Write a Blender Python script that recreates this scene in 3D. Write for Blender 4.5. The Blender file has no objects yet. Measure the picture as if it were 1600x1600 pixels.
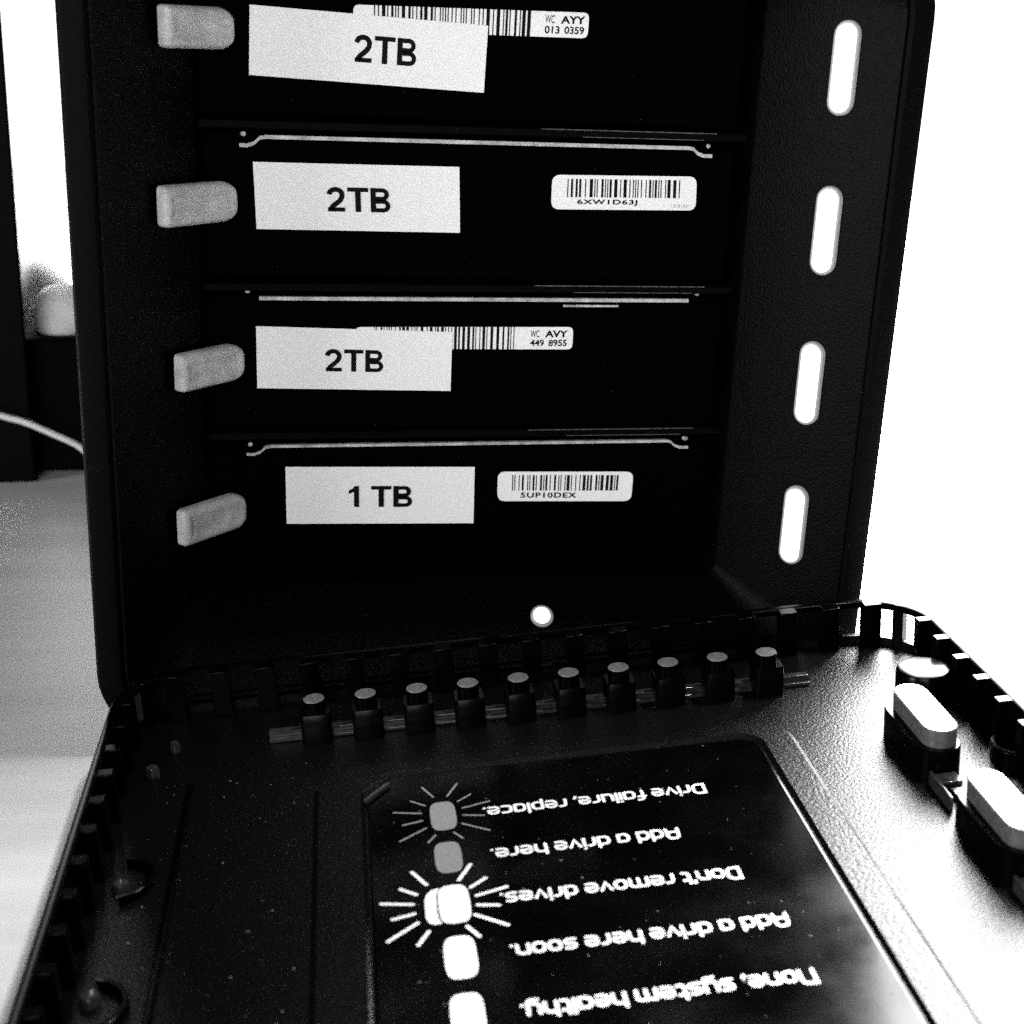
import bpy, bmesh, math, random
from mathutils import Vector as V, Matrix
random.seed(7)
MM = 0.001
scene = bpy.context.scene
col = scene.collection

# ------------------------------------------------------------------ camera
# metres = mm * MM.  x right, y away from the viewer, z up; the unit's front rim lies in y = 0
F_PX = 2173.8
PITCH, YAW, ROLL = 0.3287, 0.1961, 0.0411
CAM = V((28.77, -242.44, 151.43))
fw = V((math.sin(YAW) * math.cos(PITCH), math.cos(YAW) * math.cos(PITCH), -math.sin(PITCH)))
r0 = V((math.cos(YAW), -math.sin(YAW), 0)); u0 = r0.cross(fw)
cr = r0 * math.cos(ROLL) + u0 * math.sin(ROLL)
cu = -r0 * math.sin(ROLL) + u0 * math.cos(ROLL)
cam = bpy.data.cameras.new('camera'); cam_o = bpy.data.objects.new('camera', cam); col.objects.link(cam_o)
cam.sensor_width = 36; cam.sensor_fit = 'HORIZONTAL'; cam.lens = F_PX / 1600 * 36
cam.clip_start = 0.005; cam.clip_end = 50
M = Matrix((cr, cu, -fw)).transposed().to_4x4(); M.translation = CAM * MM
cam_o.matrix_world = M
cam.dof.use_dof = True; cam.dof.focus_distance = 0.264; cam.dof.aperture_fstop = 28
scene.camera = cam_o

# ------------------------------------------------------------------ light
w = bpy.data.worlds.new('World'); scene.world = w; w.use_nodes = True
w.node_tree.nodes['Background'].inputs[0].default_value = (1, 1, 1, 1)
w.node_tree.nodes['Background'].inputs[1].default_value = 0.02
scene.view_settings.view_transform = 'Standard'; scene.view_settings.look = 'None'
scene.view_settings.exposure = 0; scene.view_settings.gamma = 1; scene.view_settings.use_curve_mapping = False
scene.cycles.use_denoising = False
scene.cycles.max_bounces = 6; scene.cycles.sample_clamp_indirect = 4.0

def area(name, loc, target, sx, sy, power):
    l = bpy.data.lights.new(name, 'AREA'); l.shape = 'RECTANGLE'; l.size = sx; l.size_y = sy; l.energy = power
    o = bpy.data.objects.new(name, l); col.objects.link(o); o.location = loc
    o.rotation_euler = (V(target) - V(loc)).to_track_quat('-Z', 'Y').to_euler()
    return o
area('ceiling_tube_light', (0.56, 0.074, 1.40), (0.0, 0.0, 0.02), 0.40, 0.04, 26.0)
area('added_fill_front', (-0.30, -1.10, 0.44), (0.07, 0.0, 0.10), 0.6, 0.5, 9.4)  # added fill lamp to brighten the stickers and levers
area('added_fill_left', (-1.10, -0.45, 0.30), (0.10, 0.0, 0.08), 0.4, 0.4, 13.0)  # added lamp that puts a speckled sheen on the right bezel slope

# ------------------------------------------------------------------ helpers
def ray(x, y): return fw + cr * ((x - 800) / F_PX) + cu * ((800 - y) / F_PX)
def on_y(x, y, Y): d = ray(x, y); return CAM + d * ((Y - CAM.y) / d.y)
def on_z(x, y, Z): d = ray(x, y); return CAM + d * ((Z - CAM.z) / d.z)

def mat(name, base, rough=0.5, spec=0.5, bump=None, var=None, emit=None, metal=0.0, rough_var=None):
    """bump = (scale per metre, strength, distance mm); var = (scale, low factor, high factor)"""
    m = bpy.data.materials.new(name); m.use_nodes = True
    nt = m.node_tree; b = nt.nodes['Principled BSDF']
    if isinstance(base, (int, float)): base = (base,) * 3
    b.inputs['Base Color'].default_value = (*base, 1)
    b.inputs['Roughness'].default_value = rough
    b.inputs['Specular IOR Level'].default_value = spec
    b.inputs['Metallic'].default_value = metal
    tc = nt.nodes.new('ShaderNodeTexCoord')
    if bump:
        n = nt.nodes.new('ShaderNodeTexNoise'); n.inputs['Scale'].default_value = bump[0]; n.inputs['Detail'].default_value = 3
        nt.links.new(tc.outputs['Object'], n.inputs['Vector'])
        bp = nt.nodes.new('ShaderNodeBump'); bp.inputs['Strength'].default_value = bump[1]; bp.inputs['Distance'].default_value = bump[2] * MM
        nt.links.new(n.outputs['Fac'], bp.inputs['Height']); nt.links.new(bp.outputs['Normal'], b.inputs['Normal'])
    if var:
        n = nt.nodes.new('ShaderNodeTexNoise'); n.inputs['Scale'].default_value = var[0]; n.inputs['Detail'].default_value = 4; n.inputs['Roughness'].default_value = 0.7
        nt.links.new(tc.outputs['Object'], n.inputs['Vector'])
        mr = nt.nodes.new('ShaderNodeMapRange'); mr.inputs[1].default_value = 0.3; mr.inputs[2].default_value = 0.7
        mr.inputs[3].default_value = var[1]; mr.inputs[4].default_value = var[2]
        nt.links.new(n.outputs['Fac'], mr.inputs[0])
        mx = nt.nodes.new('ShaderNodeVectorMath'); mx.operation = 'SCALE'; mx.inputs[0].default_value = base
        nt.links.new(mr.outputs[0], mx.inputs['Scale']); nt.links.new(mx.outputs[0], b.inputs['Base Color'])
    if rough_var:
        n = nt.nodes.new('ShaderNodeTexNoise'); n.inputs['Scale'].default_value = rough_var[0]; n.inputs['Detail'].default_value = 5
        nt.links.new(tc.outputs['Object'], n.inputs['Vector'])
        mr = nt.nodes.new('ShaderNodeMapRange'); mr.inputs[1].default_value = 0.35; mr.inputs[2].default_value = 0.65
        mr.inputs[3].default_value = rough_var[1]; mr.inputs[4].default_value = rough_var[2]
        nt.links.new(n.outputs['Fac'], mr.inputs[0]); nt.links.new(mr.outputs[0], b.inputs['Roughness'])
    if emit:
        b.inputs['Emission Color'].default_value = (1, 1, 1, 1); b.inputs['Emission Strength'].default_value = emit
    return m

M_shell = mat('black satin plastic', 0.0006, 0.5, 0.03, bump=(3500, 0.2, 0.05))
M_bezel = mat('black textured plastic', 0.0004, 0.36, 0.045, bump=(2600, 1.0, 0.16))
M_cage = mat('matt black inner plastic', 0.0006, 0.6, 0.03)
M_drive = mat('black drive casting', 0.0003, 0.55, 0.005)
M_lid = mat('bare aluminium lid edge', 0.42, 0.4, 0.5, var=(300, 0.3, 1.35))
M_glint = mat('painted shelf glint', 0.07, 0.5, 0.3, var=(900, 0.0, 1.6))  # pale broken tone standing for a glint on the shelf edges
M_paper = mat('white label paper', 0.80, 0.8, 0.1, var=(2500, 0.94, 1.04))
M_ink = mat('black print', 0.004, 0.7, 0.05)
M_inkfaint = mat('faint grey print', 0.42, 0.7, 0.05)
M_latch = mat('translucent grey plastic', 0.49, 0.4, 0.3, var=(260, 0.68, 1.15), bump=(2500, 0.2, 0.06))
M_led = mat('lit indicator', 0.9, 0.4, 0.2, emit=3.0)
M_ledrim = mat('light pipe edge', 0.18, 0.4, 0.3, emit=0.12)
M_plate = mat('black moulded plastic', 0.0005, 0.37, 0.16, bump=(1900, 0.9, 0.14))
M_rib = mat('black smooth plastic', 0.0004, 0.2, 0.07, bump=(1800, 0.15, 0.06))
M_gloss = mat('glossy black panel', 0.0005, 0.2, 0.07, rough_var=(60, 0.10, 0.24), bump=(1500, 0.05, 0.05))
M_pipe = mat('milky light pipe', 0.02, 0.14, 0.4, var=(900, 0.5, 1.5))
M_frost = mat('frosted pipe end', 0.08, 0.42, 0.9, var=(1200, 0.5, 1.3))
M_white = mat('white print', 0.68, 0.7, 0.1)
M_grey = mat('grey print', 0.19, 0.7, 0.1, var=(2500, 0.75, 1.25))
M_window = mat('boosted unseen window pane', 0.8, 0.5, 0.0, emit=85.0)
M_pane_dim = mat('added unseen upper pane', 0.8, 0.5, 0.0, emit=6.5)  # unseen pane added to light the left desk softly, no real blind
M_pane_low = mat('invented low-glow lower pane', 0.8, 0.5, 0.0, emit=2.2)  # pane invented with a low glow, for a soft white backdrop
M_frame = mat('white window frame', 0.7, 0.5, 0.3)
M_black = mat('matt black casing', 0.001, 0.6, 0.03)
M_cloth = mat('grey cloth', 0.75, 0.9, 0.05, var=(300, 0.88, 1.08))
M_cord = mat('grey cord', 0.55, 0.6, 0.2, var=(1500, 0.85, 1.1))
M_rubber = mat('black rubber', 0.004, 0.8, 0.1)

def desk_mat():
    m = mat('pale laminate desk', 0.42, 0.45, 0.35)
    nt = m.node_tree; b = nt.nodes['Principled BSDF']
    tc = nt.nodes.new('ShaderNodeTexCoord'); mp = nt.nodes.new('ShaderNodeMapping')
    mp.inputs['Rotation'].default_value = (0, 0, math.radians(28)); mp.inputs['Scale'].default_value = (12, 70, 1)
    nt.links.new(tc.outputs['Object'], mp.inputs['Vector'])
    n = nt.nodes.new('ShaderNodeTexNoise'); n.inputs['Scale'].default_value = 1; n.inputs['Detail'].default_value = 5
    nt.links.new(mp.outputs[0], n.inputs['Vector'])
    n2 = nt.nodes.new('ShaderNodeTexNoise'); n2.inputs['Scale'].default_value = 2200; nt.links.new(tc.outputs['Object'], n2.inputs['Vector'])
    a = nt.nodes.new('ShaderNodeMath'); a.operation = 'MULTIPLY_ADD'; nt.links.new(n2.outputs['Fac'], a.inputs[0]); a.inputs[1].default_value = 0.22
    nt.links.new(n.outputs['Fac'], a.inputs[2])
    mr = nt.nodes.new('ShaderNodeMapRange'); mr.inputs[1].default_value = 0.3; mr.inputs[2].default_value = 0.92; mr.inputs[3].default_value = 0.33; mr.inputs[4].default_value = 0.52
    nt.links.new(a.outputs[0], mr.inputs[0]); nt.links.new(mr.outputs[0], b.inputs['Base Color'])
    return m
M_desk = desk_mat()

def tag(o, label=None, cat=None, group=None, kind=None):
    if label: o['label'] = label
    if cat: o['category'] = cat
    if group: o['group'] = group
    if kind: o['kind'] = kind
    return o
def empty(name, loc, label, cat, group=None, matrix=None):
    o = bpy.data.objects.new(name, None); col.objects.link(o); o.empty_display_size = 0.01
    if matrix is not None: o.matrix_world = matrix
    else: o.location = V(loc) * MM
    o['org'] = 0; del o['org']
    return tag(o, label, cat, group)
ORG = {}
def build(name, verts, faces, m, parent=None, org=(0, 0, 0), smooth=False, bevel=0, seg=2):
    """verts in mm, relative to org after subtraction"""
    me = bpy.data.meshes.new(name); og = V(org)
    me.from_pydata([tuple((V(v) - og) * MM) for v in verts], [], faces)
    bm = bmesh.new(); bm.from_mesh(me)
    bmesh.ops.recalc_face_normals(bm, faces=bm.faces)
    bm.to_mesh(me); bm.free()
    me.materials.append(m)
    o = bpy.data.objects.new(name, me); col.objects.link(o)
    if parent is not None: o.parent = parent
    else: o.location = og * MM
    if smooth:
        for p in me.polygons: p.use_smooth = True
        me.set_sharp_from_angle(angle=math.radians(38))
    if bevel:
        b = o.modifiers.new('bevel', 'BEVEL'); b.width = bevel * MM; b.segments = seg; b.limit_method = 'ANGLE'; b.angle_limit = math.radians(40)
        for p in me.polygons: p.use_smooth = True
        me.set_sharp_from_angle(angle=math.radians(75))
    return o
def box(x0, x1, y0, y1, z0, z1):
    v = [(x, y, z) for z in (z0, z1) for y in (y0, y1) for x in (x0, x1)]
    return v, [(0, 1, 3, 2), (4, 5, 7, 6), (0, 1, 5, 4), (2, 3, 7, 6), (0, 2, 6, 4), (1, 3, 7, 5)]
def merge(*parts):
    V_, F_ = [], []
    for v, f in parts:
        k = len(V_); V_ += list(v); F_ += [tuple(i + k for i in q) for q in f]
    return V_, F_
def rrect(x0, x1, y0, y1, r, n=8):
    rr = r if isinstance(r, (list, tuple)) else [r] * 4     # order: ++, -+, --, +-
    out = []
    for k, (cx, cy, a0) in enumerate(((x1, y1, 0), (x0, y1, 90), (x0, y0, 180), (x1, y0, 270))):
        R_ = rr[k]; sx = -1 if cx == x1 else 1; sy = -1 if cy == y1 else 1
        for i in range(n + 1):
            a = math.radians(a0 + 90 * i / n)
            out.append((cx + sx * R_ + R_ * math.cos(a), cy + sy * R_ + R_ * math.sin(a)))
    return out
def loft(rings, cap0=False, cap1=False):
    n = len(rings[0]); vs = [p for r in rings for p in r]; fs = []
    for k in range(len(rings) - 1):
        for i in range(n):
            j = (i + 1) % n; fs.append((k * n + i, k * n + j, (k + 1) * n + j, (k + 1) * n + i))
    if cap0: fs.append(tuple(range(n)))
    if cap1: fs.append(tuple((len(rings) - 1) * n + i for i in range(n)))
    return vs, fs
def circle(cx, cy, r, n=28): return [(cx + r * math.cos(2 * math.pi * i / n), cy + r * math.sin(2 * math.pi * i / n)) for i in range(n)]
def stadium(cx, cy, hw, hl, n=10):   # long axis = second coordinate
    out = []
    for i in range(n + 1):
        a = math.pi * i / n; out.append((cx + hw * math.cos(a), cy + (hl - hw) + hw * math.sin(a)))
    for i in range(n + 1):
        a = math.pi + math.pi * i / n; out.append((cx + hw * math.cos(a), cy - (hl - hw) + hw * math.sin(a)))
    return out
def ribbon(pts, wd, closed=False, capn=6):
    """flat stroke with round caps in 2-D -> verts2, faces"""
    P = [V((p[0], p[1])) for p in pts]
    Q = [P[0]]
    for p in P[1:]:
        if (p - Q[-1]).length > 1e-6: Q.append(p)
    P = Q; h = wd / 2; n = len(P); vs = []; fs = []
    def nrm(a, b): d = (b - a).normalized(); return V((-d.y, d.x))
    for i in range(n):
        if closed: a, b = nrm(P[i - 1], P[i]), nrm(P[i], P[(i + 1) % n])
        else:
            a = nrm(P[max(i - 1, 0)], P[max(i, 1)]); b = nrm(P[min(i, n - 2)], P[min(i + 1, n - 1)])
        m = a + b
        m = m / max(m.length_squared / 2, 0.5)
        vs += [P[i] + m * h, P[i] - m * h]
    for i in range(n if closed else n - 1):
        j = (i + 1) % n; fs.append((2 * i, 2 * i + 1, 2 * j + 1, 2 * j))
    if not closed:
        for end, (c, nn, s) in enumerate(((P[0], nrm(P[0], P[1]), 1), (P[-1], nrm(P[-2], P[-1]), -1))):
            a0 = math.atan2(nn.y, nn.x); k = len(vs)
            idx = [0 if end == 0 else 2 * (n - 1)]
            for i in range(1, capn):
                a = a0 + s * math.pi * i / capn; vs.append(c + V((math.cos(a), math.sin(a))) * h); idx.append(k + i - 1)
            idx.append(1 if end == 0 else 2 * (n - 1) + 1)
            fs.append(tuple(idx))
    return [(v.x, v.y) for v in vs], fs
def tube(path, r, n=10):
    P = [V(p) for p in path]; rings = []; up = V((0, 0, 1))
    for i, p in enumerate(P):
        t = (P[min(i + 1, len(P) - 1)] - P[max(i - 1, 0)]).normalized()
        a = t.cross(up if abs(t.z) < .95 else V((1, 0, 0))).normalized(); b = t.cross(a)
        rings.append([tuple(p + (a * math.cos(2 * math.pi * k / n) + b * math.sin(2 * math.pi * k / n)) * r) for k in range(n)])
    return loft(rings, True, True)
def catmull(pts, k=10):
    P = [V(p) for p in pts]; P = [P[0] * 2 - P[1]] + P + [P[-1] * 2 - P[-2]]; out = []
    for i in range(1, len(P) - 2):
        for s in range(k):
            t = s / k; a, b, c, d = P[i - 1], P[i], P[i + 1], P[i + 2]
            out.append(0.5 * ((2 * b) + (c - a) * t + (2 * a - 5 * b + 4 * c - d) * t * t + (3 * b - a - 3 * c + d) * t ** 3))
    out.append(P[-2]); return out
def bold_text(s):
    def rect(x0, y0, x1, y1): return ([(x0, y0), (x1, y0), (x1, y1), (x0, y1)], [(0, 1, 2, 3)])
    def stroke(pts, wd):
        v2, f2 = ribbon(pts, wd, capn=1); return v2, f2[:len(pts) - 1]
    def arcp(cx, cy, rx, ry, a0, a1, n=10): return [(cx + rx * math.cos(math.radians(a0 + (a1 - a0) * i / n)), cy + ry * math.sin(math.radians(a0 + (a1 - a0) * i / n))) for i in range(n + 1)]
    sw = .2
    glyph = {
     'T': ([rect(0, .83, .80, 1), rect(.295, 0, .505, .829)], .80),
     'B': ([rect(0, 0, .205, 1), stroke([(.206, .91), (.45, .91)] + arcp(.45, .735, .17, .175, 90, -90) + [(.206, .56)], .17),
            stroke([(.206, .445), (.48, .445)] + arcp(.48, .265, .185, .18, 90, -90) + [(.206, .085)], .17)], .76),
     '2': ([stroke([(.085, .70)] + arcp(.335, .70, .245, .21, 175, 0, 12) + [(.57, .60), (.50, .47), (.36, .34), (.22, .22), (.14, .085)], .19), rect(.03, 0, .68, .168)], .70),
     '1': ([([(.22, 0), (.42, 0), (.42, 1), (.26, 1), (.17, .88), (.02, .79), (.02, .62), (.22, .72)], [(0, 1, 2, 3, 4, 7), (4, 5, 6, 7)])], .50)}
    vs, fs = [], []; x = 0
    for ch in s:
        if ch == ' ': x += .32; continue
        pieces, wd = glyph[ch]
        for v2, f2 in pieces:
            k = len(vs); vs += [(p[0] + x, p[1]) for p in v2]; fs += [tuple(i + k for i in q) for q in f2]
        x += wd + .08
    x -= .08
    return [(p[0] / x, p[1]) for p in vs], fs
_txt = {}
def text_mesh(s, offset=0.0, spacing=1.0):
    key = (s, offset, spacing)
    if key in _txt: return _txt[key]
    c = bpy.data.curves.new('t', 'FONT'); c.body = s; c.offset = offset; c.space_character = spacing; c.resolution_u = 6; c.fill_mode = 'FRONT'
    o = bpy.data.objects.new('t', c); col.objects.link(o)
    dg = bpy.context.evaluated_depsgraph_get(); me = bpy.data.meshes.new_from_object(o.evaluated_get(dg))
    vs = [tuple(v.co) for v in me.vertices]; fs = [tuple(p.vertices) for p in me.polygons]
    bpy.data.objects.remove(o); bpy.data.curves.remove(c); bpy.data.meshes.remove(me)
    x0 = min(v[0] for v in vs); x1 = max(v[0] for v in vs); y0 = min(v[1] for v in vs); y1 = max(v[1] for v in vs)
    vs = [((v[0] - x0) / (x1 - x0), (v[1] - y0) / (y1 - y0)) for v in vs]
    _txt[key] = (vs, fs); return vs, fs

# ------------------------------------------------------------------ setting: desk
ZT = 20.0
v, f = box(-900, 1100, -700, 1150, ZT - 28, ZT)
tag(build('desk', v, f, M_desk, org=(0, 0, ZT), bevel=2), kind='structure')

# ------------------------------------------------------------------ daylit window behind the desk
win = empty('window', (150, 1230, ZT), 'large bright window behind the desk', 'window')
for (xa, xb, za, zb, m_) in ((-300, 290, ZT - 40, 470, M_pane_low), (330, 1900, ZT - 40, 470, M_pane_low), (-300, 290, 510, 1900, M_pane_dim), (330, 1900, 510, 1900, M_window)):  # panes glow unequally: the unseen upper right one is boosted for the cover's sheen
    v, f = box(xa, xb, 1240, 1246, za, zb); build('pane', v, f, m_, win, (150, 1230, ZT))
v, f = merge(box(-380, -300, 1225, 1260, ZT - 120, 1980), box(1900, 1980, 1225, 1260, ZT - 120, 1980), box(290, 330, 1225, 1260, ZT - 40, 1900),
             box(-300, 290, 1227, 1258, 470, 510), box(330, 1900, 1227, 1258, 470, 510), box(-300, 1900, 1225, 1260, ZT - 120, ZT - 40), box(-300, 1900, 1225, 1260, 1900, 1980))
build('frame', v, f, M_frame, win, (150, 1230, ZT), bevel=3)

# ------------------------------------------------------------------ storage unit
UB = (75, 0, ZT)
unit = empty('storage_unit', UB, 'black upright drive enclosure with four open bays and lit indicator lights', 'drive enclosure')
X0, X1, Z0, Z1 = 0, 150, 22, 172
def xz(r2, y): return [(p[0], y, p[1]) for p in r2]
NR = 10
rings = [xz(rrect(X0 + 5, X1 - 5, Z0 + 5, Z1 - 5, 10, NR), 0.9), xz(rrect(X0 + 4.4, X1 - 4.4, Z0 + 4.4, Z1 - 4.4, 10.4, NR), 0.15),
         xz(rrect(X0 + 1.6, X1 - 1.6, Z0 + 1.6, Z1 - 1.6, 13, NR), 0.0), xz(rrect(X0 + .5, X1 - .5, Z0 + .5, Z1 - .5, 14, NR), 0.5),
         xz(rrect(X0, X1, Z0, Z1, 14.5, NR), 1.6), xz(rrect(X0, X1, Z0, Z1, 14.5, NR), 262), xz(rrect(X0 + 4, X1 - 4, Z0 + 4, Z1 - 4, 11, NR), 268)]
v, f = loft(rings, False, True)
build('shell', v, f, M_shell, unit, UB, smooth=True)
# funnel-shaped bezel between the rim and the bays
BX0, BX1, BZ0, BZ1 = 19.5, 125, 45.5, 165
rings = [xz(rrect(5.15, 144.85, 27.15, 166.85, 9.9, NR), 0.9), xz(rrect(5.6, 144.4, 27.6, 166.6, 9.6, NR), 0.75),
         xz(rrect(6.6, 143.4, 28.6, 166.2, 9, NR), 1.6), xz(rrect(BX0 + .6, BX1 + .4, BZ0, BZ1, 2.2, NR), 19.6), xz(rrect(BX0 + 1.2, BX1, BZ0 + .5, BZ1 - .3, 2, NR), 21), xz(rrect(BX0 + 1.2, BX1, BZ0 + .5, BZ1 - .3, 2, NR), 30)]
v, f = loft(rings); build('bezel', v, f, M_bezel, unit, UB, smooth=True)
# inner cage: back and walls behind the bays
rings = [xz(rrect(BX0 + .5, BX1 + .7, BZ0, BZ1, 1, 3), 30.1), xz(rrect(BX0 + .5, BX1 + .7, BZ0, BZ1, 1, 3), 190)]
v, f = loft(rings, False, True); build('drive_cage', v, f, M_cage, unit, UB)
TOPS = [162.4, 132.9, 103.4, 74.3]      # upper edge of each drive
for k in range(3):
    zc = TOPS[k + 1] + 1.75
    v, f = box(BX0 + 1.4, BX1 - .2, 22.4, 186, zc - .75, zc + .75)
    sh = build('shelf', v, f, M_cage, unit, UB, bevel=.2, seg=2)
    v, f = merge(box(84, 118.5, 22.28, 22.5, zc + .62, zc + .78), box(92, 116, 22.28, 22.5, zc - .62, zc - .5)); build('glint_strip', v, f, M_glint, sh, UB)  # thin strips painted as glints along the shelf front
for k, (x, y) in enumerate(((20, 20), (130, 20), (20, 240), (130, 240))):
    v, f = loft([[(p[0], p[1], z) for p in circle(x, y, 6, 20)] for z in (ZT, ZT + 2.6)], True, True)
    build('foot', v, f, M_rubber, unit, UB)
# release levers on the left slope: plane y = x - 5, own normal (1,-1,0)/sqrt2
sx_ = V((1, 1, 0)).normalized(); sn = V((1, -1, 0)).normalized()
def slope_pt(a, z, h):   # a = x on the slope line, h = out of the slope
    p = V((a, a - 5, z)) + sn * h; return (p.x, p.y, p.z)
for k, (a0, a1, zb, zt) in enumerate(((15.7, 27.2, 147.4, 154.4), (14.4, 27.0, 117.6, 124.8), (16.1, 27.6, 87.7, 94.8), (15.5, 27.3, 58.0, 65.3))):
    rings = []
    for (ins, h) in ((0, -.6), (0, .6), (.25, 1.15), (.7, 1.55), (1.3, 1.65), (1.9, 1.45), (2.5, 1.3)):
        q = rrect(a0 + ins * .7, a1 - ins * .7, zb + ins, zt - ins, [max(2.6 - ins, .4), max(.7 - ins, .15), max(.9 - ins, .15), max(2.4 - ins, .4)], 6)
        rings.append([slope_pt(p[0], p[1], h) for p in q])
    v, f = loft(rings, False, True)
    lt = build('release_lever', v, f, M_latch, unit, UB, smooth=True)
# drive indicator lights on the right slope: plane x + y = 145
rx_ = V((1, -1, 0)).normalized(); rn = V((-1, -1, 0)).normalized()
for k, zc in enumerate((148.4, 119.1, 89.6, 60.2)):
    base = V((136.9, 8.1, zc))
    def pp(s, z, h): q = base + rx_ * s + rn * h; return (q.x, q.y, z)
    rings = []
    for hw, hl, h in ((2.55, 8.35, -.4), (2.55, 8.35, .5), (2.35, 8.15, .8), (1.95, 7.75, .85)):
        rings.append([pp(p[0], p[1], h) for p in stadium(0, zc, hw, hl)])
    v, f = loft(rings); lm = build('indicator_light', v, f, M_ledrim, unit, UB, smooth=True)
    rings = [[pp(p[0], p[1], h) for p in stadium(0, zc, hw, hl)] for hw, hl, h in ((1.95, 7.75, .86), (1.8, 7.6, 1.1), (1.4, 7.2, 1.25))]
    v, f = loft(rings, True, True); build('lens', v, f, M_led, lm, UB, smooth=True)
# round power light on the lower slope (plane y - 1.6 = z - 28.6 approx)
pb = V((86.7, 0, 39.7)); pn = V((0, -1, .95)).normalized(); pu = V((1, 0, 0)); pv = pn.cross(pu)
t_ = (39.7 - 28.6) / (45.5 - 28.6); pb.y = 1.6 + t_ * 18.0
def pq(c, h): q = pb + pu * c[0] + pv * c[1] + pn * h; return tuple(q)
v, f = loft([[pq(c, h) for c in circle(0, 0, r)] for r, h in ((2.35, -.5), (2.35, .35), (2.1, .6), (1.75, .62))]); pl = build('power_light', v, f, M_ledrim, unit, UB, smooth=True)
v, f = loft([[pq(c, h) for c in circle(-.1, .05, r)] for r, h in ((1.75, .63), (1.6, .8), (1.1, .95))], True, True); build('lens', v, f, M_led, pl, UB, smooth=True)

# ------------------------------------------------------------------ hard drives with their stickers
YF = 23.0
def plane_quad(parent, org, name, pts, y, m, thick=.12):
    """closed thin slab from a 2-D outline in xz"""
    rings = [[(p[0], y, p[1]) for p in pts], [(p[0], y - thick, p[1]) for p in pts]]
    v, f = loft(rings, True, True); return build(name, v, f, m, parent, org)
def px_xz(x, y, Y): p = on_y(x, y, Y); return (p.x, p.z)
def map_quad(c, s, t):    # corners tl, tr, br, bl ; s across, t down
    tl, tr, br, bl = [V(q) for q in c]
    a = tl.lerp(tr, s); b = bl.lerp(br, s); return a.lerp(b, t)
def print_on(parent, org, name, quad, s0, s1, t0, t1, mesh, y, m):
    vs, fs = mesh
    v = []
    for (a, b) in vs:
        q = map_quad(quad, s0 + (s1 - s0) * a, t1 + (t0 - t1) * b); v.append((q.x, y, q.y))
    return build(name, v, fs, m, parent, org)
def rounded_quad(q, r, n=5):
    P = [V(p) for p in q]; out = []
    for i in range(4):
        a, b, c = P[i - 1], P[i], P[(i + 1) % 4]
        p0 = b + (a - b).normalized() * r; p1 = b + (c - b).normalized() * r
        for k in range(n + 1):
            t = k / n; out.append(tuple(p0 * (1 - t) ** 2 + b * 2 * t * (1 - t) + p1 * t * t))
    return out
def bars(n_, rng, wide=(.0, 1.0)):
    """barcode as unit-square rectangles"""
    vs, fs = [], []; x = 0; seq = []
    for i in range(n_): seq.append((rng.choice((1, 1, 1, 2, 3)), rng.choice((1, 1, 2, 2, 3))))
    tot = sum(a + b for a, b in seq)
    for a, b in seq:
        k = len(vs); x0 = x / tot; x1 = (x + a * .9) / tot
        vs += [(x0, 0), (x1, 0), (x1, 1), (x0, 1)]; fs.append((k, k + 1, k + 2, k + 3)); x += a + b
    return vs, fs
drive_specs = [
    dict(cap=[(390, 7), (763, 40), (756, 145), (389, 117)], txt='2TB', ts=(.435, .70), tt=(.29, .69), rot=1,
         bar=[(552, 7), (921, 20), (918, 60), (552, 47)], lab='black hard drive in topmost bay, size label stuck on aslant', notch=True),
    dict(cap=[(395, 253), (718, 261), (719, 364), (401, 358)], txt='2TB', ts=(.345, .655), tt=(.345, .71),
         bar=[(863, 273), (1089, 276), (1087, 329), (861, 327)], lab='black hard drive below topmost one, 2TB label apart from rounded barcode', notch=True),
    dict(cap=[(400, 510), (707, 519), (704, 611), (402, 607)], txt='2TB', ts=(.345, .645), tt=(.335, .70),
         bar=[(555, 511), (896, 511), (894, 546), (555, 545)], lab='black hard drive directly above the 1 TB drive, 2TB label overlapping a barcode', notch=False),
    dict(cap=[(446, 730), (742, 730), (740, 818), (448, 819)], txt='1 TB', ts=(.325, .665), tt=(.33, .70),
         bar=[(778, 737), (990, 737), (986, 783), (777, 783)], lab='black hard drive in lowest bay, labelled 1 TB', notch=True)]
DX0, DX1 = 21.3, 122.9
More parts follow.
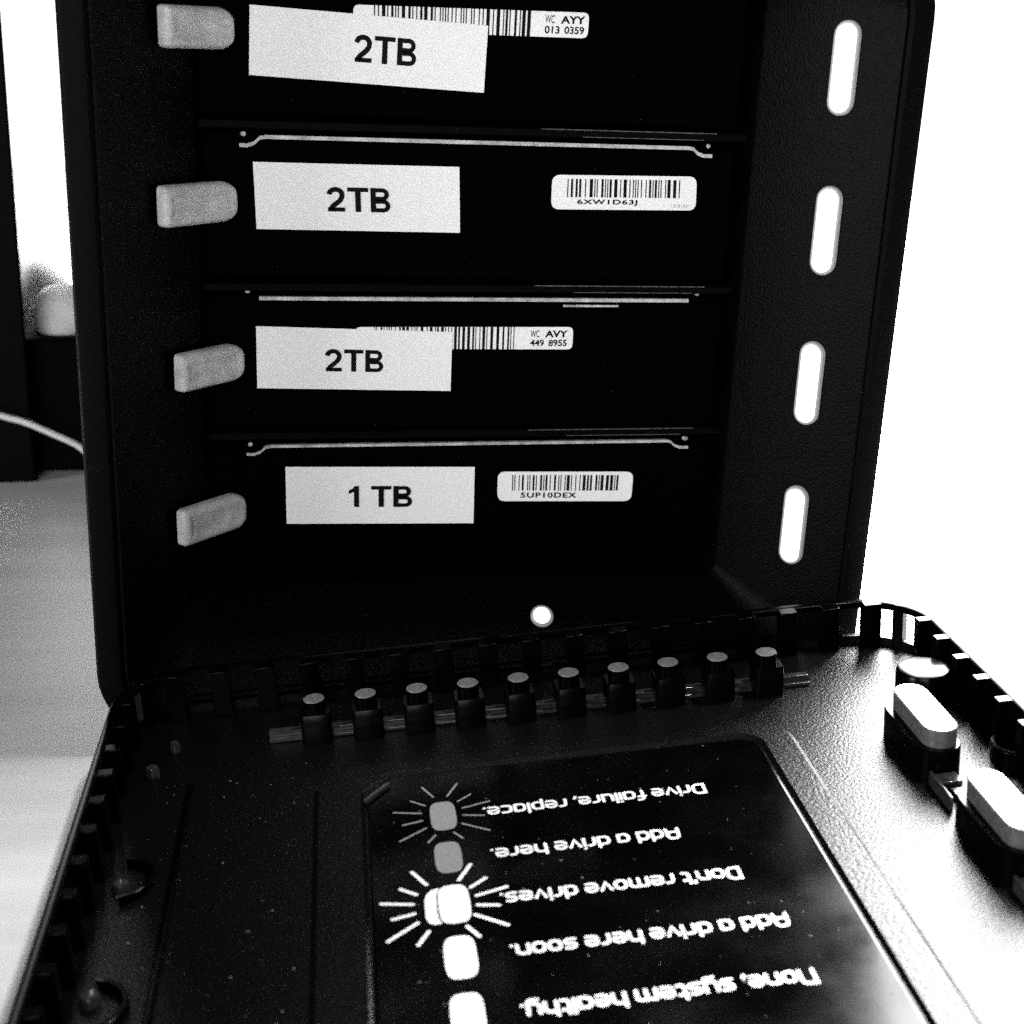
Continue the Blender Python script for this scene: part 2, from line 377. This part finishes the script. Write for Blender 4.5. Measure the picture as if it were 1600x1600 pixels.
for k, sp in enumerate(drive_specs):
    zt = TOPS[k]; zb = zt - 26; org = (72, YF, zb)
    d = empty('hard_drive', org, sp['lab'], 'hard drive', 'hard drives in the bays')
    v, f = box(DX0, DX1, YF, YF + 147, zb, zt - .75); build('casting', v, f, M_drive, d, org, bevel=.5)
    # lid: a bare metal sheet whose front edge shows as a bright line, dropping at both ends round the screws
    xa, xb = (31.5, 112.5) if sp['notch'] else (31.6, 115.2)
    tilt = (-.3, .3, 0, .35)[k] * 0
    if sp['notch']:
        path = [(28.2, zt - 1.9), (29.6, zt - 1.95), (30.9, zt - 1.5), (31.9, zt - .55), (33, zt - .38)] + [(x, zt - .38) for x in (50, 70, 90)] + [(113.2, zt - .38), (114.2, zt - .55), (115, zt - 1.3), (116.2, zt - 1.75), (118, zt - 1.75)]
    else:
        path = [(31.2, zt - .4), (50, zt - .4), (80, zt - .4), (115.6, zt - .4)]
    hh = .34 if k != 3 else .27
    vs, fs = [], []
    top = [(p[0], YF - .35, p[1] + hh) for p in path]; bot = [(p[0], YF - .35, p[1] - hh) for p in path]
    topb = [(p[0], YF + .6, p[1] + hh) for p in path]; botb = [(p[0], YF + .6, p[1] - hh) for p in path]
    n = len(path); vs = top + bot + topb + botb
    for i in range(n - 1):
        fs += [(i, i + 1, n + i + 1, n + i), (i, i + 1, 2 * n + i + 1, 2 * n + i), (n + i, n + i + 1, 3 * n + i + 1, 3 * n + i)]
    build('lid_edge', vs, fs, M_lid, d, org)
    v, f = box(DX0 + .6, DX1 - .6, YF + .7, YF + 146, zt - .72, zt); build('lid', v, f, M_drive, d, org, bevel=.15)
    for sxx, dz in ((29.0, .05), (117.3, .1)):
        rg = [[(c[0], y, c[1]) for c in circle(sxx + random.uniform(-.2, .2), zt + dz - (.0 if sp['notch'] else -.9), r, 10)] for r, y in ((.42, YF + .2), (.42, YF - .15), (.2, YF - .25))]
        v, f = loft(rg, False, True); build('screw', v, f, M_lid, d, org, smooth=True)
    if k == 2:
        v, f = box(*[on_y(a, 472, YF).x for a in (880, 966)], YF - .3, YF + .2, zt - 1.75, zt - 1.35); build('lid_step', v, f, M_lid, d, org)
    # rounded barcode sticker
    rng = random.Random(20 + k)
    q = [px_xz(*p, YF - .1) for p in sp['bar']]
    bl = plane_quad(d, org, 'barcode_label', rounded_quad(q, 1.1 if k in (0, 2) else 1.6), YF - .02, M_paper, .08)
    yb = YF - .13
    if k in (0, 2):
        print_on(bl, org, 'bars', q, .085, .755 if k == 0 else .73, -.0, 1.0, bars(38, rng), yb, M_ink)
        a, b = (('WC', 'AYY'), ('013', '0359')) if k == 0 else (('WC', 'AVY'), ('449', '8955'))
        s = .81 if k == 0 else .80
        print_on(bl, org, 'lettering', q, s, s + .042, .14, .46, text_mesh(a[0], .006), yb, M_ink)
        print_on(bl, org, 'lettering', q, s + .068, s + .175, .15, .46, text_mesh(a[1], .035), yb, M_ink)
        print_on(bl, org, 'lettering', q, s, s + .065, .56, .86, text_mesh(b[0], .024), yb, M_ink)
        print_on(bl, org, 'lettering', q, s + .086, s + .172, .56, .86, text_mesh(b[1], .024), yb, M_ink)
    else:
        print_on(bl, org, 'bars', q, .105, .90, .11, .64, bars(30, rng), yb, M_ink)
        s0, s1 = (.175, .59) if k == 1 else (.17, .585)
        print_on(bl, org, 'lettering', q, s0, s1, .70, .885, text_mesh('6XW1D63J' if k == 1 else '5UP10DEX', .03, 1.15), yb, M_ink)
        if k == 1: print_on(bl, org, 'small_print', q, .82, .97, .82, .92, bars(9, rng), yb, M_inkfaint)
    # printed size label, its paper bulging a little where it runs over the barcode
    q = [px_xz(*p, YF - .3) for p in sp['cap']]
    NX = 24; rr = []
    def yof(s):
        x = map_quad(q, s, .5).x; xb_ = px_xz(*sp['bar'][0], YF)[0]
        b = max(0, min(1, (x - xb_ + 1.2) / 1.6)) if k in (0, 2) else 0
        return YF - .10 - .12 * b
    vs = []
    for t in (0, 1):
        for i in range(NX + 1):
            p = map_quad(q, i / NX, t); wob = .12 * math.sin(i * .9 + k) if i in (0, NX) else 0
            vs.append((p.x + wob * 0, yof(i / NX), p.y))
    vs += [(x, y + .08, z) for x, y, z in vs]
    N = NX + 1; fs = []
    for i in range(NX):
        fs += [(i, i + 1, N + i + 1, N + i), (2 * N + i, 2 * N + i + 1, 3 * N + i + 1, 3 * N + i), (i, i + 1, 2 * N + i + 1, 2 * N + i), (N + i, N + i + 1, 3 * N + i + 1, 3 * N + i)]
    fs += [(0, N, 3 * N, 2 * N), (NX, N + NX, 3 * N + NX, 2 * N + NX)]
    cl = build('size_label', vs, fs, M_paper, d, org)
    print_on(cl, org, 'lettering', q, *sp['ts'], *sp['tt'], bold_text(sp['txt']), YF - .27, M_ink)

# ------------------------------------------------------------------ detached front panel lying face down, rocked up on its right side
PY, PP, PR = math.radians(-3.508), math.radians(-.075), math.radians(5.497)
PU = V((math.cos(PY) * math.cos(PR), math.sin(PY) * math.cos(PR), math.sin(PR)))
pv0 = V((-math.sin(PY), math.cos(PY), 0)); pw0 = PU.cross(pv0)
PV = pv0 * math.cos(PP) + pw0 * math.sin(PP); PW = PU.cross(PV)
PO = V((75, -40, 34))
Mp = Matrix((PU, PV, PW)).transposed().to_4x4(); Mp.translation = PO * MM
panel = empty('front_panel', None, 'detached black front cover lying inside up with printed light legend', 'panel cover', matrix=Mp)
def uv(x, y, w=0.0):
    d = ray(x, y); O = PO + PW * w; t = (O - CAM).dot(PW) / d.dot(PW); D = CAM + d * t - PO
    return (D.dot(PU), D.dot(PV))
UL, UR, VF, VN = -72.8, 80.8, 38.4, -120.0     # rim top, outer
RC = 14.0
def uvw(r2, w): return [(p[0], p[1], w) for p in r2]
def pr(ins, r=None, n=10): return rrect(UL + ins, UR - ins, VN + ins, VF - ins, max(RC - ins if r is None else r, 1), n)
# shell: underside and floor
v, f = loft([uvw(pr(-2.3), -.3), uvw(pr(-2.4), -.0)], False, True); build('floor', v, f, M_plate, panel)
rings = [uvw(pr(-2.4), -.05), uvw(pr(-3.6), -1.2), uvw(pr(-3.2), -3), uvw(pr(1), -5.5), uvw(pr(9), -7.6), uvw(pr(24), -9.4), uvw(pr(45), -10.2)]
v, f = loft(rings, False, True); build('shell', v, f, M_plate, panel, smooth=True)
# rim: rail round the top, solid wall on three sides, open slots along the far side
rings = [uvw(pr(0), 7.7), uvw(pr(-.1), 8.7), uvw(pr(.25), 9.0), uvw(pr(1.3), 9.0), uvw(pr(1.6), 8.8), uvw(pr(1.6), 7.7), uvw(pr(0), 7.7)]
v, f = loft(rings); build('rim_rail', v, f, M_rib, panel, smooth=True)
outer = pr(.25); inner = pr(1.35)
def wall_piece(sel, w0, w1, name):
    idx = [i for i in range(len(outer)) if sel(outer[i])]
    n = len(outer)
    # longest contiguous run
    start = next(i for i in idx if (i - 1) % n not in idx); run = [start]
    while (run[-1] + 1) % n in idx and len(run) < len(idx): run.append((run[-1] + 1) % n)
    vs, fs = [], []
    for i in run:
        o, q = outer[i], inner[i]
        oc = V(o) + (V(o) - V(q)) * 2.2
        vs += [(oc.x, oc.y, w0), (o[0], o[1], w1), (q[0], q[1], w1), (q[0], q[1], w0)]
    m_ = len(run)
    for k in range(m_ - 1):
        for j in range(4): fs.append((4 * k + j, 4 * k + (j + 1) % 4, 4 * k + 4 + (j + 1) % 4, 4 * k + 4 + j))
    fs += [(0, 1, 2, 3), (4 * m_ - 4, 4 * m_ - 3, 4 * m_ - 2, 4 * m_ - 1)]
    build(name, vs, fs, M_plate, panel, smooth=True)
wall_piece(lambda p: p[1] < VF - RC + 5.0, .01, 7.69, 'side_wall')
wall_piece(lambda p: p[1] > VF - RC + 3.0, .01, 1.6, 'sill')
for (b0, b1, w0, w1) in ((.3, 1.0, 2.9, 3.25), (.2, 1.4, 1.62, 1.95)):
    v, f = box(UL + 12, 66.5, VF - b1, VF - b0, w0, w1); build('sill_ledge', v, f, M_rib, panel, bevel=.08, seg=1)
# ribs: 8.4 mm apart
def rib(cu_, cv_, ang, name='rib', th=1.05, dep=2.6, hh=9.02):
    ca, sa = math.cos(ang), math.sin(ang)
    vs, fs = box(-th, th, -dep, 0, .02, hh)
    vs = [(cu_ + x * ca - y * sa, cv_ + x * sa + y * ca, z) for x, y, z in vs]
    return build(name, vs, fs, M_rib, panel, bevel=.18, seg=2)
for i in range(-14, 3): rib(54.7 + 8.4 * i, VF - 1.45, 0, th=1.75)
rib(77.6, 34.8, math.radians(-42))
for i in range(15):
    rib(UR - 1.45, 26.0 - 8.4 * i, math.radians(-90))
    rib(UL + 1.45, 26.0 - 8.4 * i, math.radians(90))
rib(-69.6, 34.8, math.radians(42))
# light bar and ten stepped light pins of the capacity gauge
rings = []
s0u, s1u, sv = -45.4, 54.6, 22.3
v, f = merge(box(s0u, s1u, sv, sv + 1.6, .02, 1.7), box(s0u, s1u, sv - 1.0, sv - .02, .02, .7))
build('light_bar', v, f, M_pipe, panel, bevel=.15, seg=2)
proto = None
pa, pz = V(uv(490, 1091, 8.0)), V(uv(1197, 1018, 8.0))
for i in range(10):
    c = pa.lerp(pz, i / 9); cx, cy = c.x, c.y
    if proto is None:
        body = loft([uvw(rrect(-2.7, 2.75, -2.6, 2.2, .7, 4), w_) for w_ in (.02, 5.6)] + [uvw(rrect(-2.55, 2.6, -2.45, 2.05, .6, 4), 5.8)], False, True)
        neck = loft([uvw(circle(0, 0, r), z) for r, z in ((2.0, 5.82), (2.0, 7.8), (1.9, 7.9))], False, True)
        v, f = merge(body, neck); pb_ = build('gauge_pin', v, f, M_rib, panel, smooth=True)
        v, f = loft([uvw(circle(0, 0, r), z) for r, z in ((1.9, 7.91), (1.85, 8.0))], False, True)
        pc = build('cap', v, f, M_frost, pb_); proto = (pb_, pc)
        pb_.location = (cx * MM, cy * MM, 0)
    else:
        p1 = proto[0].copy(); p2 = proto[1].copy(); col.objects.link(p1); col.objects.link(p2)
        p1.parent = panel; p2.parent = p1; p1.location = (cx * MM, cy * MM, 0)
# stadium-shaped light pipes for the drive indicators, one per bay
pc1 = V(uv(1445, 1104, 8.4))
for k in range(4):
    cu2, cv_ = pc1.x, pc1.y - 29.5 * k
    rings = [uvw(stadium(cu2 - .4, cv_, hw, hl), w_) for hw, hl, w_ in ((3.9, 9.9, .02), (3.9, 9.9, 5.0), (3.7, 9.7, 5.25))]
    v, f = loft(rings, False, True); p1 = build('light_pipe', v, f, M_rib, panel, smooth=True)
    rings = [uvw(stadium(cu2, cv_, hw, hl), w_) for hw, hl, w_ in ((2.9, 8.8, 5.27), (2.9, 8.8, 8.2), (2.7, 8.6, 8.4))]
    v, f = loft(rings, False, True); build('cap', v, f, M_frost, p1, smooth=True)
    v, f = merge(box(cu2 - 2.6, cu2 + 1.2, cv_ - 13.2, cv_ - 10.2, .02, 1.8), box(cu2 - 1.2, cu2 + 2.4, cv_ - 18.8, cv_ - 13.6, .02, 1.1), box(cu2 - 3.4, cu2 - 2.9, cv_ - 19, cv_ - 10.4, .02, 2.6))
    build('web', v, f, M_pipe, panel, bevel=.2)
pp1 = V(uv(1443, 1041, 6.4))
rings = [uvw(circle(pp1.x, pp1.y, r), w_) for r, w_ in ((4.9, .02), (4.8, 5.6), (4.4, 6.2), (3.7, 6.4))]
v, f = loft(rings, False, True); build('magnet_post', v, f, M_rib, panel, smooth=True)
# cups along both side walls
for k in range(4):
    for side, uc in ((1, 77.6), (-1, -66.5)):
        cv_ = (-12.0 if side > 0 else -18.5) - (14.7 if side > 0 else 29.5) * k
        pts = [(uc + 5.2 * math.cos(a), cv_ + 5.2 * math.sin(a)) for a in [math.radians(-80 + 16 * i) for i in range(11)]] if side < 0 else \
              [(uc + 2.6 * math.cos(a), cv_ + 3.4 * math.sin(a)) for a in [math.radians(100 + 16 * i) for i in range(11)]]
        v2, f2 = ribbon(pts, 1.0)
        n = len(v2); vs = [(p[0], p[1], .02) for p in v2] + [(p[0], p[1], 3.2 if side > 0 else 1.4) for p in v2]
        fs = [tuple(i + n for i in q) for q in f2]
        m_ = len(pts)
        for i in range(m_ - 1):
            fs += [(2 * i, 2 * i + 2, 2 * i + 2 + n, 2 * i + n), (2 * i + 1, 2 * i + 3, 2 * i + 3 + n, 2 * i + 1 + n)]
        build('retaining_lip', vs, fs, M_rib, panel, bevel=.25)
for k, (bu, bv, br, bh) in enumerate(((-65.2, 14.2, 1.2, 2.0), (-62.2, 22.4, .9, 2.0), (-65.8, -20.2, 1.3, 1.8), (-66.2, -46, 1.5, 1.8), (-66.2, -76, 1.5, 1.8))):
    v, f = loft([uvw(circle(bu, bv, r, 20), z) for r, z in ((br, .02), (br, bh - .8), (br * .8, bh - .2), (br * .4, bh))], False, True)
    build('boss', v, f, M_pipe, panel, smooth=True)
v, f = box(-58.6, -57.6, -110, 8, .02, 1.3); build('stiffening_rib', v, f, M_rib, panel, bevel=.3)

# printed legend: a glossy plate set in a raised frame with one cut and one rounded corner
def frame_ring(u0_, u1_, vn, vf, rr_, cut):
    pts = []
    for i in range(9):
        a = math.radians(90 * i / 8); pts.append((u1_ - rr_ + rr_ * math.cos(a), vf - rr_ + rr_ * math.sin(a)))
    for i in range(9):
        t = i / 8; pts.append((u0_ + cut * (1 - t), vf - cut * t * 1.15))
    pts += [(u0_, vn), (u1_, vn)]
    return pts
fi = frame_ring(-28.9, 39.4, -108, 4.6, 4.0, 4.2); fo = frame_ring(-37.3, 45.7, -114, 9.3, 6.5, 6)
mid1 = frame_ring(-36.4, 44.8, -113, 8.5, 6.1, 5.8); mid2 = frame_ring(-29.5, 40.0, -108.6, 5.2, 4.3, 4.4)
v, f = loft([uvw(fo, .02), uvw(mid1, .75), uvw(mid2, .75), uvw(fi, .03)]); build('legend_frame', v, f, M_plate, panel)
v, f = loft([uvw(frame_ring(-28.5, 39.0, -107.6, 4.2, 3.8, 4.1), .02), uvw(frame_ring(-28.5, 39.0, -107.6, 4.2, 3.8, 4.1), .2), uvw(frame_ring(-28.2, 38.7, -107.3, 3.9, 3.6, 4.0), .3)], False, True)
legend = build('legend_plate', v, f, M_gloss, panel)
WL = .33
# --- stroke font (monoline, rounded square) for the legend
def arc(cx, cy, rx, ry, a0, a1, n=6): return [(cx + rx * math.cos(math.radians(a0 + (a1 - a0) * i / n)), cy + ry * math.sin(math.radians(a0 + (a1 - a0) * i / n))) for i in range(n + 1)]
R_ = .25; XH = .72; WW = .60
bowl = [(WW, XH)] + arc(R_, XH - R_, R_, R_, 90, 180) + arc(R_, R_, R_, R_, 180, 270) + [(WW, 0)]
oval = arc(WW - R_, XH - R_, R_, R_, 0, 90) + arc(R_, XH - R_, R_, R_, 90, 180) + arc(R_, R_, R_, R_, 180, 270) + arc(WW - R_, R_, R_, R_, 270, 360)
hump = [(0, 0), (0, XH - .01)] ; 
def arch(x0): return [(x0, XH)] + arc(x0 + WW - R_, XH - R_, R_, R_, 90, 0) + [(x0 + WW, 0)]
G = {
 'o': ([(oval, True)], WW), 'a': ([(bowl, False), ([(WW, XH), (WW, 0)], False)], WW), 'd': ([(bowl, False), ([(WW, 1), (WW, 0)], False)], WW),
 'p': ([([(0, XH)] + arc(WW - R_, XH - R_, R_, R_, 90, 0) + arc(WW - R_, R_, R_, R_, 0, -90) + [(0, 0)], False), ([(0, XH), (0, -.28)], False)], WW),
 'e': ([([(0, .37), (WW, .37)] + arc(WW - R_, XH - R_, R_, R_, 0, 90) + arc(R_, XH - R_, R_, R_, 90, 180) + arc(R_, R_, R_, R_, 180, 270) + [(WW - .04, 0)], False)], WW),
 'c': ([([(WW - .06, XH)] + arc(R_, XH - R_, R_, R_, 90, 180) + arc(R_, R_, R_, R_, 180, 270) + [(WW - .06, 0)], False)], WW - .06),
 'n': ([([(0, 0), (0, XH)], False), (arch(0), False)], WW), 'h': ([([(0, 0), (0, 1)], False), (arch(0), False)], WW),
 'm': ([([(0, 0), (0, XH)], False), ([(0, XH)] + arc(.5 - .2, XH - .2, .2, .2, 90, 0) + [(.5, 0)], False), ([(.3, XH)] + arc(1 - .2, XH - .2, .2, .2, 90, 0) + [(1, 0)], False)], 1.0),
 'r': ([([(0, 0)] + arc(R_, XH - R_, R_, R_, 180, 90) + [(.38, XH)], False)], .36),
 'u': ([([(0, XH)] + arc(R_, R_, R_, R_, 180, 270) + [(WW, 0), (WW, XH)], False)], WW),
 'v': ([([(0, XH), (.29, 0), (.58, XH)], False)], .58), 'i': ([([(0, 0), (0, XH)], False), ([(0, .985), (0, 1.0)], False)], 0.0),
 'l': ([([(0, 0), (0, 1)], False)], 0.0), 't': ([([(0, 1)] + arc(.2, .2, .2, .2, 180, 270) + [(.34, 0)], False), ([(0, XH - .02), (.33, XH - .02)], False)], .34),
 'f': ([([(.08, 0)] + arc(.28, .8, .2, .2, 180, 90) + [(.4, 1)], False), ([(-.06, .62), (.36, .62)], False)], .36),
 's': ([([(.52, XH)] + arc(.18, XH - .18, .18, .18, 90, 270) + arc(.36, .18, .18, .18, 90, -90) + [(0, 0)], False)], .54),
 'y': ([([(0, XH)] + arc(R_, R_, R_, R_, 180, 270) + [(WW, 0)], False), ([(WW, XH)] + arc(WW - .2, -.1, .2, .2, 0, -90) + [(.08, -.3)], False)], WW),
 'A': ([([(0, 0)] + arc(.3, .72, .26, .28, 172, 90) + arc(.42, .72, .26, .28, 90, 8) + [(.72, 0)], False), ([(.04, .34), (.68, .34)], False)], .72),
 'D': ([([(0, 0), (0, 1)] + arc(.36, .66, .34, .34, 90, 0) + arc(.36, .34, .34, .34, 0, -90), True)], .70),
 'N': ([([(0, 0), (0, 1)] + arc(.42, .7, .3, .3, 90, 0) + [(.72, 0)], False)], .72),
 ',': ([([(.03, .04), (-.04, -.16)], False)], 0.05), '.': ([([(0, .02), (0.01, .02)], False)], 0.02), "'": ([([(0, 1), (0, .84)], False)], 0.0)}
def legend_text(s, a_px, b_px, cap, sw):
    a = V(uv(*a_px, WL)); b = V(uv(*b_px, WL)); ex = (b - a); L = ex.length; ex = ex / L; ey = V((-ex.y, ex.x))
    items = []; x = 0
    for ch in s:
        if ch == ' ': x += .34; continue
        st, wd = G[ch]
        for pts, cl in st: items.append(([(p[0] + x, p[1]) for p in pts], cl))
        x += wd + .27
    x -= .27; k = L / x; vs, fs = [], []
    for n_, (pts, cl) in enumerate(items):
        P2 = [(p[0] * k, p[1] * cap) for p in pts]
        v2, f2 = ribbon(P2, sw, cl); o = len(vs)
        for p in v2:
            q = a + ex * p[0] + ey * p[1]; vs.append((q.x, q.y, WL + .004 * (n_ % 4)))
        fs += [tuple(i + o for i in q) for q in f2]
    build('legend_lettering', vs, fs, M_white, legend)
legend_text('Drive failure, replace.', (1097, 1225), (756, 1263), 2.65, .53)
legend_text('Add a drive here.', (1057, 1294), (768, 1328), 2.65, .53)
legend_text("Don't remove drives.", (1152, 1355), (783, 1397), 2.65, .53)
legend_text('Add a drive here soon.', (1226, 1427), (799, 1478), 2.65, .53)
legend_text('None, system healthy.', (1268, 1514), (815, 1571), 2.65, .53)
def z6(p): return (400 + p[0] / 4, 1200 + p[1] / 4)
def flat(name, pts_uv, m, w=WL): return build(name, [(p[0], p[1], w) for p in pts_uv], [tuple(range(len(pts_uv)))], m, legend)
def icon(cx, cy, wd, ht, m):
    l = V(uv(*z6((cx - wd / 2, cy)), WL)); r = V(uv(*z6((cx + wd / 2, cy)), WL)); t = V(uv(*z6((cx, cy - ht / 2)), WL)); b = V(uv(*z6((cx, cy + ht / 2)), WL))
    c = V(((l.x + r.x) / 2, (t.y + b.y) / 2)); hw = (r - l).length / 2; hh = abs(t.y - b.y) / 2; pts = []
    for i in range(40):
        a = 2 * math.pi * i / 40; e = 2 / 3.6
        pts.append((c.x + hw * math.copysign(abs(math.cos(a)) ** e, math.cos(a)), c.y + hh * math.copysign(abs(math.sin(a)) ** e, math.sin(a))))
    flat('legend_icon', pts, m)
icon(1170, 300, 160, 178, M_grey); icon(1203, 558, 168, 194, M_grey)
icon(1240, 850, 198, 242, M_white); icon(1280, 1183, 204, 272, M_white); icon(1325, 1545, 216, 280, M_white)
flat('legend_icon', [uv(*z6(p), WL) for p in ((1142, 750), (1095, 763), (1062, 795), (1052, 832), (1062, 940), (1083, 970), (1118, 981), (1165, 970), (1142, 938), (1131, 880), (1126, 800))], M_white)
def rays(segs, m, wd):
    for a, b in segs:
        A, B = uv(*z6(a), WL), uv(*z6(b), WL)
        v2, f2 = ribbon([A, B], wd); build('legend_ray', [(p[0], p[1], WL) for p in v2], f2, m, legend)
rays([((975, 652), (1065, 730)), ((903, 758), (1003, 792)), ((783, 850), (980, 853)), ((853, 948), (990, 912)), ((825, 1085), (1012, 968)), ((1015, 1108), (1080, 1022)),
      ((1320, 988), (1398, 1052)), ((1372, 917), (1575, 980)), ((1385, 855), (1520, 856)), ((1378, 797), (1567, 741)), ((1342, 745), (1435, 686)), ((1268, 700), (1340, 602))], M_white, .62)
rays([((1037, 122), (1108, 182)), ((967, 208), (1055, 235)), ((860, 280), (1033, 284)), ((918, 358), (1040, 330)), ((900, 460), (1062, 376)), ((1078, 465), (1122, 420)),
      ((1238, 402), (1293, 438)), ((1290, 347), (1462, 388)), ((1295, 294), (1425, 295)), ((1290, 250), (1457, 206)), ((1262, 208), (1340, 163)), ((1195, 175), (1255, 98))], M_grey, .34)
# scuffed sliver at the cut corner
A, B = uv(571, 1249, 1.0), uv(606, 1223, 1.0)
v2, f2 = ribbon([A, B], .7); build('corner_tab', [(p[0], p[1], .95) for p in v2] + [(p[0], p[1], .3) for p in v2], f2 + [tuple(i + len(v2) for i in q) for q in f2] + [(0, 1, 1 + len(v2), len(v2)), (2, 3, 3 + len(v2), 2 + len(v2)), (0, 2, 2 + len(v2), len(v2)), (1, 3, 3 + len(v2), 1 + len(v2))], M_pipe, panel)

# dust on the legend and round it
rg = random.Random(11); vs, fs = [], []
for i in range(210):
    if i < 120: du, dv, dw = rg.uniform(-26, 37), rg.uniform(-75, 3), .345
    else: du, dv, dw = rg.uniform(-64, -38), rg.uniform(-75, 15), .03
    r = rg.choice((.05, .07, .09, .13)); a0 = rg.uniform(0, 6); k = len(vs)
    for j in range(5):
        rr_ = r * rg.uniform(.6, 1.4); vs.append((du + rr_ * 1.3 * math.cos(a0 + j * 1.257), dv + rr_ * math.sin(a0 + j * 1.257), dw))
    vs.append((du, dv, dw + r * .6)); fs += [(k + j, k + (j + 1) % 5, k + 5) for j in range(5)]
tag(build('dust', vs, fs, M_frost, panel), kind='stuff')

# ------------------------------------------------------------------ blurred things behind, left of the unit
a = on_y(19, 200, 172)
vs = [(a.x - 90, 172, ZT), (a.x - .5, 172, ZT), (a.x - 2.5, 180, ZT), (a.x - 90, 180, ZT)]; vs += [(x, y, 262) for x, y, z in vs]
fs = [(0, 1, 2, 3), (4, 5, 6, 7)] + [(i, (i + 1) % 4, (i + 1) % 4 + 4, i + 4) for i in range(4)]
tag(build('upright_board', vs, fs, M_black, org=(a.x - 45, 172, ZT), bevel=1), 'tall black upright board edging the bright strip of window', 'board')
b = on_y(60, 500, 182)
v, f = box(a.x - 70, -4, 182, 206, ZT, b.z - 5.5)
tag(build('black_box', v, f, M_black, org=(-20, 182, ZT), bevel=2), 'low black box on the desk behind the hanging grey cord', 'box')
def lump(name, c, rad, seed, lab, cat, amp=.06):
    bm = bmesh.new(); bmesh.ops.create_icosphere(bm, subdivisions=4, radius=1)
    rg = random.Random(seed); ph = [V((rg.uniform(-3, 3), rg.uniform(-3, 3), rg.uniform(-3, 3))) for _ in range(5)]
    for vv in bm.verts:
        d = sum(math.sin(vv.co.dot(q) * 1.3 + i) for i, q in enumerate(ph)) * amp
        vv.co = V((vv.co.x * rad[0], vv.co.y * rad[1], vv.co.z * rad[2])) * (1 + d)
    for q in bm.verts: q.co *= MM
    me = bpy.data.meshes.new(name); bm.to_mesh(me); bm.free(); me.materials.append(M_cloth)
    for q in me.polygons: q.use_smooth = True
    o = bpy.data.objects.new(name, me); col.objects.link(o); o.location = V(c) * MM
    return tag(o, lab, cat)
c = on_y(22, 470, 226); lump('cloth_bundle', (c.x - 2, 226, c.z), (20.5, 17, 20), 3, 'large rounded grey cloth bundle behind the low black box', 'cloth', .02)
c = on_y(102, 494, 195); lump('cloth_ball', (c.x, 195, c.z), (9.6, 9.0, 10.0), 5, 'small pale rounded cloth ball on top of the low black box', 'ball', .02)
pts = [(a.x - 40, 168, 52)] + [tuple(on_y(x, y, 168)) for x, y in ((0, 649), (40, 660), (85, 679), (126, 699))] + [(-14, 168, 25), (-7, 168, ZT + 1.0), (-2.5, 175, ZT + 1.0), (-2.5, 230, ZT + 1.0)]
v, f = tube(catmull(pts, 8), .95)
tag(build('cord', v, f, M_cord, org=(-20, 168, ZT), smooth=True), 'thin grey cord hanging across the low black box', 'cord')
